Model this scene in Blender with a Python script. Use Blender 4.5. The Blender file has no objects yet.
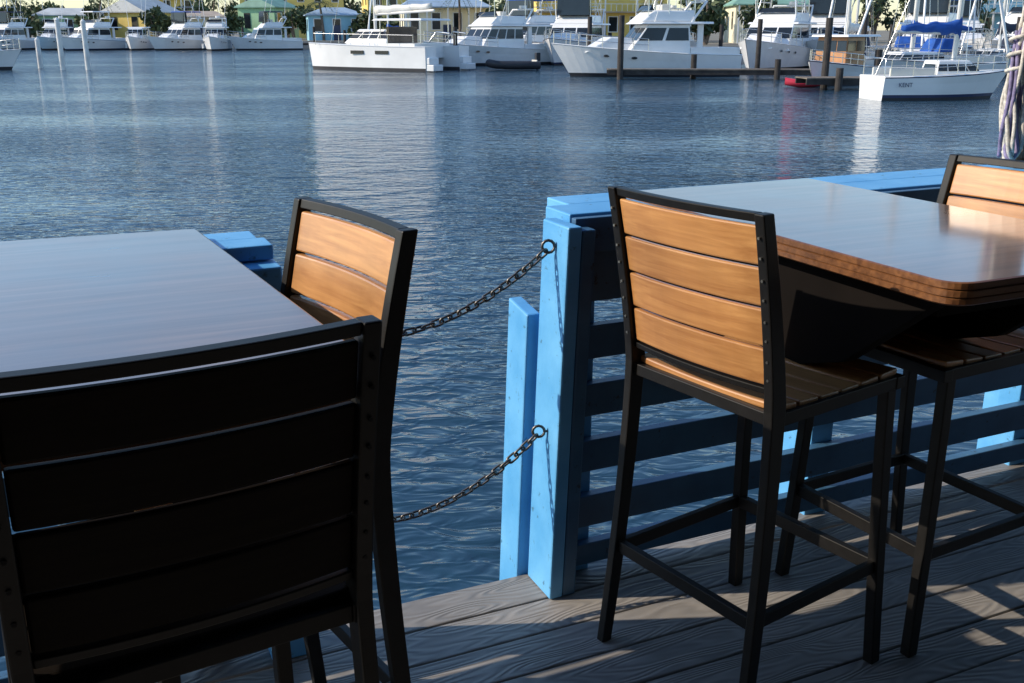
import bpy, bmesh, math, random
from math import radians, sin, cos, pi
from mathutils import Vector, Matrix, Euler
random.seed(7)
scene = bpy.context.scene
COL = scene.collection

# ------------------------------------------------------------------ materials
def newmat(name):
    m = bpy.data.materials.new(name); m.use_nodes = True
    nt = m.node_tree
    return m, nt, nt.nodes['Principled BSDF']

def mat(name, col, rough=0.5, metal=0.0, var=0.12, scale=3.0, bump=0.0, bscale=40.0, coat=0.0, spec=0.5):
    m, nt, b = newmat(name)
    N = nt.nodes; Lk = nt.links
    tc = N.new('ShaderNodeTexCoord')
    n = N.new('ShaderNodeTexNoise'); n.inputs['Scale'].default_value = scale
    n.inputs['Detail'].default_value = 2
    Lk.new(tc.outputs['Object'], n.inputs['Vector'])
    r = N.new('ShaderNodeValToRGB')
    r.color_ramp.elements[0].position = 0.3; r.color_ramp.elements[1].position = 0.7
    r.color_ramp.elements[0].color = tuple(c*(1-var) for c in col)+(1,)
    r.color_ramp.elements[1].color = tuple(min(1, c*(1+var)) for c in col)+(1,)
    Lk.new(n.outputs['Fac'], r.inputs['Fac'])
    Lk.new(r.outputs['Color'], b.inputs['Base Color'])
    b.inputs['Roughness'].default_value = rough
    b.inputs['Metallic'].default_value = metal
    b.inputs['Coat Weight'].default_value = coat
    b.inputs['Specular IOR Level'].default_value = spec
    if bump > 0:
        n2 = N.new('ShaderNodeTexNoise'); n2.inputs['Scale'].default_value = bscale
        n2.inputs['Detail'].default_value = 2
        Lk.new(tc.outputs['Object'], n2.inputs['Vector'])
        bp = N.new('ShaderNodeBump'); bp.inputs['Strength'].default_value = 0.6
        bp.inputs['Distance'].default_value = bump
        Lk.new(n2.outputs['Fac'], bp.inputs['Height'])
        Lk.new(bp.outputs['Normal'], b.inputs['Normal'])
    return m

def woodmat(name, dark, light, axis, rough=0.4, fine=60.0, along=1.5, bump=0.0006, coat=0.0, lo=.55, spec=.5, cr=.12):
    m, nt, b = newmat(name)
    N = nt.nodes; Lk = nt.links
    tc = N.new('ShaderNodeTexCoord')
    mp = N.new('ShaderNodeMapping')
    s = [fine]*3; s[axis] = along
    mp.inputs['Scale'].default_value = s
    Lk.new(tc.outputs['Object'], mp.inputs['Vector'])
    n = N.new('ShaderNodeTexNoise'); n.inputs['Scale'].default_value = 1.0
    n.inputs['Detail'].default_value = 4; n.inputs['Roughness'].default_value = 0.6
    n.inputs['Distortion'].default_value = 0.4
    Lk.new(mp.outputs['Vector'], n.inputs['Vector'])
    r = N.new('ShaderNodeValToRGB')
    r.color_ramp.elements[0].position = 0.3; r.color_ramp.elements[1].position = 0.72
    r.color_ramp.elements[0].color = dark+(1,); r.color_ramp.elements[1].color = light+(1,)
    Lk.new(n.outputs['Fac'], r.inputs['Fac'])
    n3 = N.new('ShaderNodeTexNoise'); n3.inputs['Scale'].default_value = 5.0
    n3.inputs['Detail'].default_value = 4
    Lk.new(tc.outputs['Object'], n3.inputs['Vector'])
    mx = N.new('ShaderNodeMix'); mx.data_type = 'RGBA'; mx.blend_type = 'MULTIPLY'
    mx.inputs['Factor'].default_value = 0.55
    g = N.new('ShaderNodeNewGeometry')
    mi = N.new('ShaderNodeMapRange'); mi.inputs['To Min'].default_value = .82; mi.inputs['To Max'].default_value = 1.1
    Lk.new(g.outputs['Random Per Island'], mi.inputs['Value'])
    mz = N.new('ShaderNodeMix'); mz.data_type = 'RGBA'; mz.blend_type = 'MULTIPLY'; mz.inputs['Factor'].default_value = 1
    Lk.new(r.outputs['Color'], mz.inputs['A']); Lk.new(mi.outputs['Result'], mz.inputs['B'])
    Lk.new(mz.outputs['Result'], mx.inputs['A'])
    r2 = N.new('ShaderNodeValToRGB')
    r2.color_ramp.elements[0].position = 0.3; r2.color_ramp.elements[0].color = (lo, lo, lo, 1)
    r2.color_ramp.elements[1].position = 0.65; r2.color_ramp.elements[1].color = (1, 1, 1, 1)
    Lk.new(n3.outputs['Fac'], r2.inputs['Fac']); Lk.new(r2.outputs['Color'], mx.inputs['B'])
    Lk.new(mx.outputs['Result'], b.inputs['Base Color'])
    mr = N.new('ShaderNodeMapRange'); mr.inputs['To Min'].default_value = rough-0.10
    mr.inputs['To Max'].default_value = rough+0.16
    Lk.new(n3.outputs['Fac'], mr.inputs['Value']); Lk.new(mr.outputs['Result'], b.inputs['Roughness'])
    bp = N.new('ShaderNodeBump'); bp.inputs['Strength'].default_value = 0.5
    bp.inputs['Distance'].default_value = bump
    Lk.new(n.outputs['Fac'], bp.inputs['Height']); Lk.new(bp.outputs['Normal'], b.inputs['Normal'])
    b.inputs['Coat Weight'].default_value = coat
    b.inputs['Coat Roughness'].default_value = cr
    b.inputs['Specular IOR Level'].default_value = spec
    return m

M = {}
M['frame'] = mat('black_powdercoat', (.008, .0075, .0075), .48, 0.0, .3, 30, .0002, 300, spec=.32)
M['slat'] = woodmat('teak_slat', (.46, .195, .058), (.72, .36, .125), 1, .36, 70, 2.5, .0004, coat=.6, cr=.34)
M['slatshade'] = woodmat('shaded_slat', (.006, .004, .003), (.013, .009, .006), 1, .6, 70, 2.5, .0004, spec=.12)  # slat copy for the near stool, its shade put into the colour
M['bolt'] = mat('steel_bolt', (.25, .24, .22), .4, 1.0)
M['tabletop'] = woodmat('varnished_table', (.13, .085, .06), (.26, .165, .115), 0, .30, 35, 1.6, .0004, coat=.9, lo=.4, cr=.1)
M['tableedge'] = woodmat('table_edge', (.10, .038, .014), (.26, .11, .04), 0, .36, 60, 1.6, .0006, coat=.3)
M['tablebase'] = mat('dark_brown_panel', (.006, .0045, .004), .8, 0, .2, 8, spec=.1)
M['chain'] = mat('galvanised_chain', (.16, .15, .14), .42, .9, .35, 60)
M['rope'] = mat('rope_fibre', (.58, .54, .47), .9, 0, .3, 60, .003, 160)
M['rope2'] = mat('rope_fibre_purple', (.22, .19, .32), .9, 0, .3, 60, .003, 160)
M['white'] = mat('gelcoat_white', (.80, .80, .79), .28, 0, .05, 1.0)
M['greenhull'] = mat('gelcoat_green', (.03, .10, .08), .28, 0, .05, 1.0)
M['bluehull'] = mat('gelcoat_pale_blue', (.35, .50, .60), .28, 0, .05, 1.0)
M['offwhite'] = mat('boat_cream', (.68, .66, .60), .4, 0, .06, 1.0)
M['glass'] = mat('tinted_glass', (.015, .02, .025), .08, 0, .2, 1.0)
M['navy'] = mat('navy_paint', (.015, .03, .09), .35, 0, .1, 1.0)
M['bottom'] = mat('bottom_paint', (.03, .03, .035), .6, 0, .2, 1.0)
M['canvasblue'] = mat('canvas_blue', (.012, .08, .34), .85, 0, .2, 3.0, .02, 6)
M['canvasdark'] = mat('canvas_dark', (.02, .03, .06), .85, 0, .2, 3.0, .02, 6)
M['steel'] = mat('stainless', (.6, .6, .6), .25, 1.0, .05)
M['alu'] = mat('mast_aluminium', (.62, .61, .58), .4, .3, .06)
M['pile'] = mat('dark_piling', (.035, .03, .027), .8, 0, .4, 3, .02, 8)
M['whitepile'] = mat('white_piling', (.66, .66, .63), .7, 0, .15, 2)
M['dockwood'] = mat('dock_wood', (.17, .14, .11), .85, 0, .3, 3, .01, 20)
M['orange'] = mat('varnished_cabin', (.42, .19, .07), .45, 0, .2, 2)
M['red'] = mat('red_plastic', (.6, .04, .07), .4, 0, .1, 2)
M['rubber'] = mat('inflatable_rubber', (.02, .022, .028), .6, 0, .2, 2)
M['land'] = mat('shore_ground', (.20, .18, .14), .95, 0, .3, .2)
M['concrete'] = mat('seawall_concrete', (.32, .31, .28), .9, 0, .25, .6)
M['shaderoof'] = mat('shade_roof_dark', (.018, .015, .012), .9, 0, .3, 2, spec=.2)  # dark finish for the unseen roof and walls added for shade
M['trunk'] = mat('palm_trunk', (.17, .13, .1), .9, 0, .3, 3)

def leafmat(name, a, b_):
    m, nt, b = newmat(name); N = nt.nodes; Lk = nt.links
    g = N.new('ShaderNodeNewGeometry')
    r = N.new('ShaderNodeValToRGB')
    r.color_ramp.elements[0].color = a+(1,); r.color_ramp.elements[1].color = b_+(1,)
    Lk.new(g.outputs['Random Per Island'], r.inputs['Fac']); Lk.new(r.outputs['Color'], b.inputs['Base Color'])
    b.inputs['Roughness'].default_value = .7
    return m
M['leaf'] = leafmat('foliage', (.03, .05, .02), (.12, .14, .05))
M['palmleaf'] = leafmat('palm_foliage', (.035, .06, .02), (.12, .15, .05))

def bluepaint(name, c0, c1, worn):
    m, nt, b = newmat(name); N = nt.nodes; Lk = nt.links
    tc = N.new('ShaderNodeTexCoord')
    n = N.new('ShaderNodeTexNoise'); n.inputs['Scale'].default_value = 7; n.inputs['Detail'].default_value = 6
    Lk.new(tc.outputs['Object'], n.inputs['Vector'])
    r = N.new('ShaderNodeValToRGB')
    r.color_ramp.elements[0].position = .33; r.color_ramp.elements[0].color = c0+(1,)
    r.color_ramp.elements[1].position = .7; r.color_ramp.elements[1].color = c1+(1,)
    Lk.new(n.outputs['Fac'], r.inputs['Fac'])
    n2 = N.new('ShaderNodeTexNoise'); n2.inputs['Scale'].default_value = 26; n2.inputs['Detail'].default_value = 7
    n2.inputs['Roughness'].default_value = .7
    Lk.new(tc.outputs['Object'], n2.inputs['Vector'])
    r2 = N.new('ShaderNodeValToRGB')
    r2.color_ramp.elements[0].position = .62; r2.color_ramp.elements[0].color = (0, 0, 0, 1)
    r2.color_ramp.elements[1].position = .67; r2.color_ramp.elements[1].color = (1, 1, 1, 1)
    Lk.new(n2.outputs['Fac'], r2.inputs['Fac'])
    mx = N.new('ShaderNodeMix'); mx.data_type = 'RGBA'
    Lk.new(r2.outputs['Color'], mx.inputs['Factor'])
    Lk.new(r.outputs['Color'], mx.inputs['A']); mx.inputs['B'].default_value = worn+(1,)
    Lk.new(mx.outputs['Result'], b.inputs['Base Color'])
    b.inputs['Roughness'].default_value = .45
    mp = N.new('ShaderNodeMapping'); mp.inputs['Scale'].default_value = (6, 50, 50)
    Lk.new(tc.outputs['Object'], mp.inputs['Vector'])
    n3 = N.new('ShaderNodeTexNoise'); n3.inputs['Scale'].default_value = 1; n3.inputs['Detail'].default_value = 3
    Lk.new(mp.outputs['Vector'], n3.inputs['Vector'])
    bp = N.new('ShaderNodeBump'); bp.inputs['Strength'].default_value = .6; bp.inputs['Distance'].default_value = .0015
    Lk.new(n3.outputs['Fac'], bp.inputs['Height']); Lk.new(bp.outputs['Normal'], b.inputs['Normal'])
    return m
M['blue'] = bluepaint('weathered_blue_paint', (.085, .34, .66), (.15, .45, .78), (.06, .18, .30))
M['blueshade'] = bluepaint('weathered_blue_paint_shaded', (.035, .10, .19), (.055, .155, .28), (.03, .045, .06))  # same worn blue, with the shade of the inner faces painted in

def deckmat():
    m, nt, b = newmat('composite_decking'); N = nt.nodes; Lk = nt.links
    tc = N.new('ShaderNodeTexCoord')
    g = N.new('ShaderNodeNewGeometry')
    cx = N.new('ShaderNodeCombineXYZ')
    ml = N.new('ShaderNodeMath'); ml.operation = 'MULTIPLY'; ml.inputs[1].default_value = 37.0
    Lk.new(g.outputs['Random Per Island'], ml.inputs[0]); Lk.new(ml.outputs[0], cx.inputs['X']); Lk.new(ml.outputs[0], cx.inputs['Z'])
    mp = N.new('ShaderNodeMapping'); mp.inputs['Scale'].default_value = (2.2, 11, 1)
    Lk.new(tc.outputs['Object'], mp.inputs['Vector'])
    ad = N.new('ShaderNodeVectorMath'); ad.operation = 'ADD'
    Lk.new(mp.outputs['Vector'], ad.inputs[0]); Lk.new(cx.outputs[0], ad.inputs[1])
    n = N.new('ShaderNodeTexNoise'); n.inputs['Scale'].default_value = 1.0; n.inputs['Detail'].default_value = 1.0
    Lk.new(ad.outputs[0], n.inputs['Vector'])
    k = N.new('ShaderNodeMath'); k.operation = 'MULTIPLY'; k.inputs[1].default_value = 105
    Lk.new(n.outputs['Fac'], k.inputs[0])
    sn = N.new('ShaderNodeMath'); sn.operation = 'SINE'; Lk.new(k.outputs[0], sn.inputs[0])
    n2 = N.new('ShaderNodeTexNoise'); n2.inputs['Scale'].default_value = 2.5; n2.inputs['Detail'].default_value = 5
    Lk.new(tc.outputs['Object'], n2.inputs['Vector'])
    r = N.new('ShaderNodeValToRGB')
    r.color_ramp.elements[0].position = .3; r.color_ramp.elements[0].color = (.205, .19, .175, 1)
    r.color_ramp.elements[1].position = .72; r.color_ramp.elements[1].color = (.33, .31, .29, 1)
    Lk.new(n2.outputs['Fac'], r.inputs['Fac'])
    mi = N.new('ShaderNodeMapRange'); mi.inputs['To Min'].default_value = .86; mi.inputs['To Max'].default_value = 1.08
    Lk.new(g.outputs['Random Per Island'], mi.inputs['Value'])
    mr = N.new('ShaderNodeMapRange'); mr.inputs['From Min'].default_value = -1; mr.inputs['To Min'].default_value = .88; mr.inputs['To Max'].default_value = 1.03
    Lk.new(sn.outputs[0], mr.inputs['Value'])
    mm = N.new('ShaderNodeMath'); mm.operation = 'MULTIPLY'; Lk.new(mi.outputs['Result'], mm.inputs[0]); Lk.new(mr.outputs['Result'], mm.inputs[1])
    mx = N.new('ShaderNodeMix'); mx.data_type = 'RGBA'; mx.blend_type = 'MULTIPLY'; mx.inputs['Factor'].default_value = 1
    Lk.new(r.outputs['Color'], mx.inputs['A']); Lk.new(mm.outputs[0], mx.inputs['B'])
    Lk.new(mx.outputs['Result'], b.inputs['Base Color'])
    b.inputs['Roughness'].default_value = .6
    bp = N.new('ShaderNodeBump'); bp.inputs['Strength'].default_value = .7; bp.inputs['Distance'].default_value = .0011
    Lk.new(sn.outputs[0], bp.inputs['Height']); Lk.new(bp.outputs['Normal'], b.inputs['Normal'])
    return m
M['deck'] = deckmat()

def watermat():
    m, nt, b = newmat('harbour_water'); N = nt.nodes; Lk = nt.links
    b.inputs['Base Color'].default_value = (.016, .050, .085, 1)
    b.inputs['Roughness'].default_value = .06
    b.inputs['IOR'].default_value = 1.38
    g = N.new('ShaderNodeNewGeometry')
    def nz(scale, sx, sy, det, rot=0.0, dist=0.0):
        mp = N.new('ShaderNodeMapping'); mp.inputs['Scale'].default_value = (sx, sy, 1); mp.inputs['Rotation'].default_value = (0, 0, rot)
        Lk.new(g.outputs['Position'], mp.inputs['Vector'])
        n = N.new('ShaderNodeTexNoise'); n.noise_dimensions = '2D'; n.inputs['Scale'].default_value = scale; n.inputs['Detail'].default_value = det
        n.inputs['Distortion'].default_value = dist
        Lk.new(mp.outputs['Vector'], n.inputs['Vector']); return n
    a = nz(8.5, .5, 1, 2, radians(14), .4)
    c = nz(2.1, .5, 1, 1.5, radians(-12), .3)
    d = nz(.16, .35, 1, 2.5, radians(6))
    mr = N.new('ShaderNodeMapRange'); mr.inputs['From Min'].default_value = .36; mr.inputs['From Max'].default_value = .64
    mr.inputs['To Min'].default_value = .40; mr.inputs['To Max'].default_value = 1.35
    Lk.new(d.outputs['Fac'], mr.inputs['Value'])
    m1 = N.new('ShaderNodeMath'); m1.operation = 'MULTIPLY'; m1.inputs[1].default_value = .045; Lk.new(a.outputs['Fac'], m1.inputs[0])
    m2 = N.new('ShaderNodeMath'); m2.operation = 'MULTIPLY'; m2.inputs[1].default_value = .085; Lk.new(c.outputs['Fac'], m2.inputs[0])
    s = N.new('ShaderNodeMath'); s.operation = 'ADD'; Lk.new(m1.outputs[0], s.inputs[0]); Lk.new(m2.outputs[0], s.inputs[1])
    sx = N.new('ShaderNodeSeparateXYZ'); Lk.new(g.outputs['Position'], sx.inputs[0])
    lee = N.new('ShaderNodeMapRange'); lee.inputs['From Min'].default_value = 3; lee.inputs['From Max'].default_value = 11
    lee.inputs['To Min'].default_value = .42; lee.inputs['To Max'].default_value = 1.0
    Lk.new(sx.outputs['Y'], lee.inputs['Value'])
    s2 = N.new('ShaderNodeMath'); s2.operation = 'MULTIPLY'; Lk.new(mr.outputs['Result'], s2.inputs[0]); Lk.new(lee.outputs['Result'], s2.inputs[1])
    bp = N.new('ShaderNodeBump'); bp.inputs['Distance'].default_value = 1.35
    s3 = N.new('ShaderNodeMath'); s3.operation = 'DIVIDE'; s3.inputs[1].default_value = 1.35; s3.use_clamp = True
    Lk.new(s2.outputs[0], s3.inputs[0]); Lk.new(s3.outputs[0], bp.inputs['Strength'])
    Lk.new(s.outputs[0], bp.inputs['Height']); Lk.new(bp.outputs['Normal'], b.inputs['Normal'])
    return m
M['water'] = watermat()

# ------------------------------------------------------------------ helpers
def empty(name, loc=(0, 0, 0), rz=0.0):
    e = bpy.data.objects.new(name, None); COL.objects.link(e)
    e.location = loc; e.rotation_euler = (0, 0, rz); e.empty_display_size = .2
    return e

def mesh(name, verts, faces, mats, parent=None, smooth=False, fm=None, bevel=0.0, seg=2):
    me = bpy.data.meshes.new(name); me.from_pydata([tuple(v) for v in verts], [], faces)
    if not isinstance(mats, (list, tuple)): mats = [mats]
    for mm in mats: me.materials.append(mm)
    if fm:
        for p, i in zip(me.polygons, fm): p.material_index = i
    bm = bmesh.new(); bm.from_mesh(me); bmesh.ops.recalc_face_normals(bm, faces=bm.faces); bm.to_mesh(me); bm.free()
    if smooth:
        for p in me.polygons: p.use_smooth = True
    o = bpy.data.objects.new(name, me); COL.objects.link(o)
    if parent: o.parent = parent
    if bevel > 0:
        b = o.modifiers.new('bevel', 'BEVEL'); b.width = bevel; b.segments = seg; b.limit_method = 'ANGLE'
    return o

BF = [(0, 1, 2, 3), (4, 7, 6, 5), (0, 4, 5, 1), (1, 5, 6, 2), (2, 6, 7, 3), (3, 7, 4, 0)]
def bv(x0, x1, y0, y1, z0, z1):
    return [(x0, y0, z0), (x1, y0, z0), (x1, y1, z0), (x0, y1, z0), (x0, y0, z1), (x1, y0, z1), (x1, y1, z1), (x0, y1, z1)]
def boxes(name, lst, m, parent=None, bevel=0.0, lean=None):
    V = []; F = []
    for b in lst:
        o = len(V); vs = bv(*b)
        V += vs; F += [tuple(i+o for i in f) for f in BF]
    return mesh(name, V, F, m, parent, bevel=bevel)
def box(name, b, m, parent=None, bevel=0.0):
    return boxes(name, [b], m, parent, bevel)

def frustum(name, x0, x1, w, z0, z1, rf, rb, inset, m, parent, bevel=0.0, grow=0.0):
    h = w/2
    V = [(x0-grow, -h-grow, z0), (x1+grow, -h-grow, z0), (x1+grow, h+grow, z0), (x0-grow, h+grow, z0),
         (x0+rb-grow, -h+inset-grow, z1), (x1-rf+grow, -h+inset-grow, z1), (x1-rf+grow, h-inset+grow, z1), (x0+rb-grow, h-inset+grow, z1)]
    return mesh(name, V, BF, m, parent, bevel=bevel)

def cabin(name, x0, x1, w, z0, z1, rf, rb, inset, m, gm, parent, w0=.4, w1=.85, bevel=.05, wx=(0.0, 1.0), mull=3):
    frustum(name, x0, x1, w, z0, z1, rf, rb, inset, m, parent, bevel)
    def at(t):
        return (x0+rb*t, x1-rf*t, w/2-inset*t, z0+(z1-z0)*t)
    a = at(w0); b = at(w1); g = .02
    V = []; F = []
    def quad(p): 
        o = len(V); V.extend(p); F.append((o, o+1, o+2, o+3))
    n = mull
    for i in range(n):
        f0 = (i+.06)/n; f1 = (i+.94)/n
        xa0 = a[0]+(a[1]-a[0])*f0; xa1 = a[0]+(a[1]-a[0])*f1
        xb0 = b[0]+(b[1]-b[0])*f0; xb1 = b[0]+(b[1]-b[0])*f1
        for sgn in (1, -1):
            quad([(xa0, sgn*(a[2]+g), a[3]), (xa1, sgn*(a[2]+g), a[3]), (xb1, sgn*(b[2]+g), b[3]), (xb0, sgn*(b[2]+g), b[3])])
    for i in range(3):
        f0 = -1+2*(i+.05)/3; f1 = -1+2*(i+.95)/3
        quad([(a[1]+g, a[2]*f0, a[3]), (a[1]+g, a[2]*f1, a[3]), (b[1]+g, b[2]*f1, b[3]), (b[1]+g, b[2]*f0, b[3])])
    quad([(a[0]-g, -a[2]*.7, a[3]), (a[0]-g, a[2]*.7, a[3]), (b[0]-g, b[2]*.7, b[3]), (b[0]-g, -b[2]*.7, b[3])])
    mesh(name+'_windows', V, F, gm, parent)

def tubes(name, lines, r, m, parent=None, res=2, smooth_curve=False):
    cu = bpy.data.curves.new(name, 'CURVE'); cu.dimensions = '3D'; cu.bevel_depth = r; cu.bevel_resolution = res
    cu.use_fill_caps = True
    for pts in lines:
        sp = cu.splines.new('POLY'); sp.points.add(len(pts)-1)
        for p, q in zip(sp.points, pts): p.co = (q[0], q[1], q[2], 1)
        sp.use_smooth = True
    cu.materials.append(m)
    o = bpy.data.objects.new(name, cu); COL.objects.link(o)
    if parent: o.parent = parent
    return o

def cyl(name, x, y, z0, z1, r, m, parent=None, n=14, r1=None):
    if r1 is None: r1 = r
    V = []; F = []
    for k, (z, rr) in enumerate(((z0, r), (z1, r1))):
        for i in range(n):
            a = 2*pi*i/n; V.append((x+rr*cos(a), y+rr*sin(a), z))
    F = [(i, (i+1) % n, n+(i+1) % n, n+i) for i in range(n)]
    F.append(tuple(range(n-1, -1, -1))); F.append(tuple(range(n, 2*n)))
    return mesh(name, V, F, m, parent)

# ------------------------------------------------------------------ bar stools
def sweep_xz(V, F, pts, y0, y1):
    o = len(V)
    for (x, z, w, dy) in pts:
        V += [(x-w/2, y0+dy, z), (x+w/2, y0+dy, z), (x+w/2, y1+dy, z), (x-w/2, y1+dy, z)]
    n = len(pts)
    for i in range(n-1):
        a = o+4*i
        for k in range(4):
            k2 = (k+1) % 4
            F.append((a+k, a+k2, a+4+k2, a+4+k))
    F.append((o, o+3, o+2, o+1)); e = o+4*(n-1); F.append((e, e+1, e+2, e+3))

SEAT = .76; TOP = 1.172; HW = .222
def backx(z):
    t = max(0, (z-SEAT)/(TOP-SEAT)); return -.078*(t**1.25)
def bar_stool(x, y, facing, slatm=None):
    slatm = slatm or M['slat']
    e = empty('bar_stool', (x, y, 0), facing)
    V = []; F = []
    for s in (1, -1):
        y0, y1 = (HW-.024, HW) if s > 0 else (-HW, -HW+.024)
        pts = []
        for z in (0, .1, .2, .3, .4, .5, .6, .7, .76, .80, .85, .9, .95, 1.0, 1.05, 1.1, 1.15, TOP):
            if z < SEAT:
                t = 1-z/SEAT; xx = -.052*t**1.7; w = .030+.012*(z/SEAT)
            else:
                xx = backx(z); w = .044-.012*((z-SEAT)/(TOP-SEAT))
            pts.append((xx, z, w, s*.022*max(0, 1-z/SEAT)))
        sweep_xz(V, F, pts, y0, y1)
        y0, y1 = (HW-.034, HW-.006) if s > 0 else (-HW+.006, -HW+.034)
        pts = []
        for z in (0, .15, .3, .45, .6, .74):
            t = 1-z/.74; pts.append((.395+.035*t**1.3, z, .032, s*.022*t))
        sweep_xz(V, F, pts, y0, y1)
    mesh('legs', V, F, M['frame'], e, bevel=.003)
    fb = .27
    def yo(z): return HW-.02+.022*(1-z/SEAT)
    L = [(-.012, .425, -HW+.002, -HW+.026, .722, .752), (-.012, .425, HW-.026, HW-.002, .722, .752),
         (.402, .432, -HW+.0, HW-.0, .7215, .7515), (-.010, .016, -HW+.026, HW-.026, .723, .751),
         (.19, .215, -HW+.026, HW-.026, .724, .744)]
    boxes('seat_frame', L, M['frame'], e, bevel=.002)
    yy = yo(fb)
    boxes('foot_rails', [(-.03, .41, yy-.010, yy+.006, fb-.016, fb+.016), (-.03, .41, -yy-.006, -yy+.010, fb-.016, fb+.016),
                         (.400, .420, -yy+.010, yy-.010, fb-.017, fb+.017), (-.031, -.013, -yy+.010, yy-.010, fb-.017, fb+.015)], M['frame'], e, bevel=.002)
    V = []; F = []
    NS = 10
    def curve_board(z0, z1, th, halfw, bow, xoff):
        o = len(V)
        for i in range(NS+1):
            t = -1+2*i/NS; yv = halfw*t; b = -bow*(1-t*t)
            for (zz, tt) in ((z0, -th/2), (z0, th/2), (z1, th/2), (z1, -th/2)):
                V.append((backx(zz)+b+tt+xoff, yv, zz))
        for i in range(NS):
            a = o+4*i
            for k in range(4):
                k2 = (k+1) % 4; F.append((a+k, a+4+k, a+4+k2, a+k2))
        F.append((o, o+1, o+2, o+3)); q = o+4*NS; F.append((q, q+3, q+2, q+1))
    curve_board(1.154, 1.172, .022, HW-.0245, .016, 0)
    curve_board(.792, .806, .020, HW-.0245, .016, 0)
    mesh('back_rails', V, F, M['frame'], e, bevel=.002)
    V = []; F = []
    z = .811
    for i in range(4):
        curve_board(z, z+.0795, .016, HW-.0255, .016, 0.0); z += .0855
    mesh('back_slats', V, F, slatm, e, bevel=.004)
    V = []; F = []
    x0 = .006
    for i in range(6):
        xa = x0+i*.0695; xb = xa+.063
        def dip(xx): return -.010*sin(pi*max(0, min(1, xx/.42)))
        o = len(V)
        for k in range(7):
            t = -1+2*k/6; yv = t*(HW-.012); d = -.006*(1-t*t)
            V += [(xa, yv, .753+d+dip(xa)), (xb, yv, .753+d+dip(xb)), (xb, yv, .769+d+dip(xb)), (xa, yv, .769+d+dip(xa))]
        for k in range(6):
            a = o+4*k
            for j in range(4):
                j2 = (j+1) % 4; F.append((a+j, a+4+j, a+4+j2, a+j2))
        F.append((o, o+1, o+2, o+3)); q = o+24; F.append((q, q+3, q+2, q+1))
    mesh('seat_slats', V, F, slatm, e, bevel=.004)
    V = []; F = []
    z = .811
    for i in range(4):
        for s in (1, -1):
            for dz in (.018, .058):
                cxx = backx(z+dz)-.0225; o = len(V)
                for k in range(8):
                    a = 2*pi*k/8; V.append((cxx, s*(HW-.012)+.003*cos(a), z+dz+.003*sin(a)))
                for k in range(8):
                    a = 2*pi*k/8; V.append((cxx+.01, s*(HW-.012)+.003*cos(a), z+dz+.003*sin(a)))
                F.append(tuple(range(o, o+8)))
                for k in range(8): F.append((o+k, o+(k+1) % 8, o+8+(k+1) % 8, o+8+k))
        z += .0855
    mesh('back_bolts', V, F, M['bolt'] if slatm is M['slat'] else M['frame'], e)  # black bolts on the near stool, shade put into the colour
    return e

bar_stool(.414, 2.076, radians(35.5))
bar_stool(1.265, 2.575, radians(209))
bar_stool(-.367, 1.83, radians(216))
bar_stool(-.391, 1.105, radians(120.8), M['slatshade'])

# ------------------------------------------------------------------ dock frame
ANG = radians(24.5); P0 = (.023, 2.541, 0)
EX = Vector((cos(ANG), sin(ANG), 0)); NX = Vector((-sin(ANG), cos(ANG), 0))

deck = empty('deck', P0, ANG)
L = []; n = 0.0; w = .138
y1 = .012
k = 0
while y1 > -6:
    L.append((-6.0+random.uniform(-.01, .01), 7.0, y1-w, y1, -.026, random.uniform(-.0012, .0012))); y1 -= w+.006
boxes('planks', L, M['deck'], deck, bevel=.004)
box('fascia', (-6, 7, -.035, 0.0, -.25, -.030), M['dockwood'], deck)
boxes('joists', [(s, s+.05, -5.9, -.04, -.24, -.032) for s in [x*.6-5.9 for x in range(21)]], M['dockwood'], deck)
box('subfloor', (-6, 7, -5.9, -.06, -.30, -.26), M['pile'], deck)
for i, s in enumerate((-4.6, -2.4, -.75, 1.5, 3.6, 5.8)):
    cyl('piling_%d' % i, s, -.32, -2.5, -.31, .14, M['pile'], deck)

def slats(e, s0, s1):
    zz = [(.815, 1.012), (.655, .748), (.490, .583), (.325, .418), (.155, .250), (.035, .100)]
    boxes('slats', [(s0, s1, -.068, -.034, a, b) for a, b in zz], M['blueshade'], e, bevel=.003)

r1 = empty('wooden_railing', P0, ANG)
slats(r1, .104, 6.0)
def leanbox(name, b, lean, parent, slope=0, m=None):
    x0, x1, y0, y1, z0, z1 = b
    V = bv(*b)
    V = [(v[0]+lean*(v[2]-0)/1.0, v[1], v[2]+(slope*(v[1]-y0)/(y1-y0) if v[2] > z0 else 0)) for v in V]
    return mesh(name, V, BF, m or M['blue'], parent, bevel=.005)
leanbox('end_post_inner', (.022, .062, -.146, -.002, .001, 1.035), .038, r1)
leanbox('end_post_core', (.0625, .102, -.145, -.070, .001, 1.025), .038, r1, 0, M['blueshade'])
leanbox('end_post_outer', (-.004, .036, .014, .135, -.55, .775), .038, r1, .02)
boxes('posts', [(s, s+.085, -.033, .055, -.55, 1.01) for s in (.12, 1.0, 1.93, 2.86, 3.8)], M['blue'], r1, bevel=.004)
boxes('outer_posts', [(s, s+.035, .057, .13, -.5, 1.009) for s in (1.02, 1.95, 2.88)], M['blue'], r1, bevel=.003)
boxes('cap_boards', [(.112, 6.0, -.055, .086, 1.014, 1.050), (.185, 6.0, .092, .225, 1.012, 1.049)], M['blue'], r1, bevel=.004)
boxes('cap_fascia', [(.195, 6.0, .19, .215, .93, 1.011), (.105, 6.0, -.10, -.0765, .955, 1.046)], M['blueshade'], r1, bevel=.003)

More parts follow.
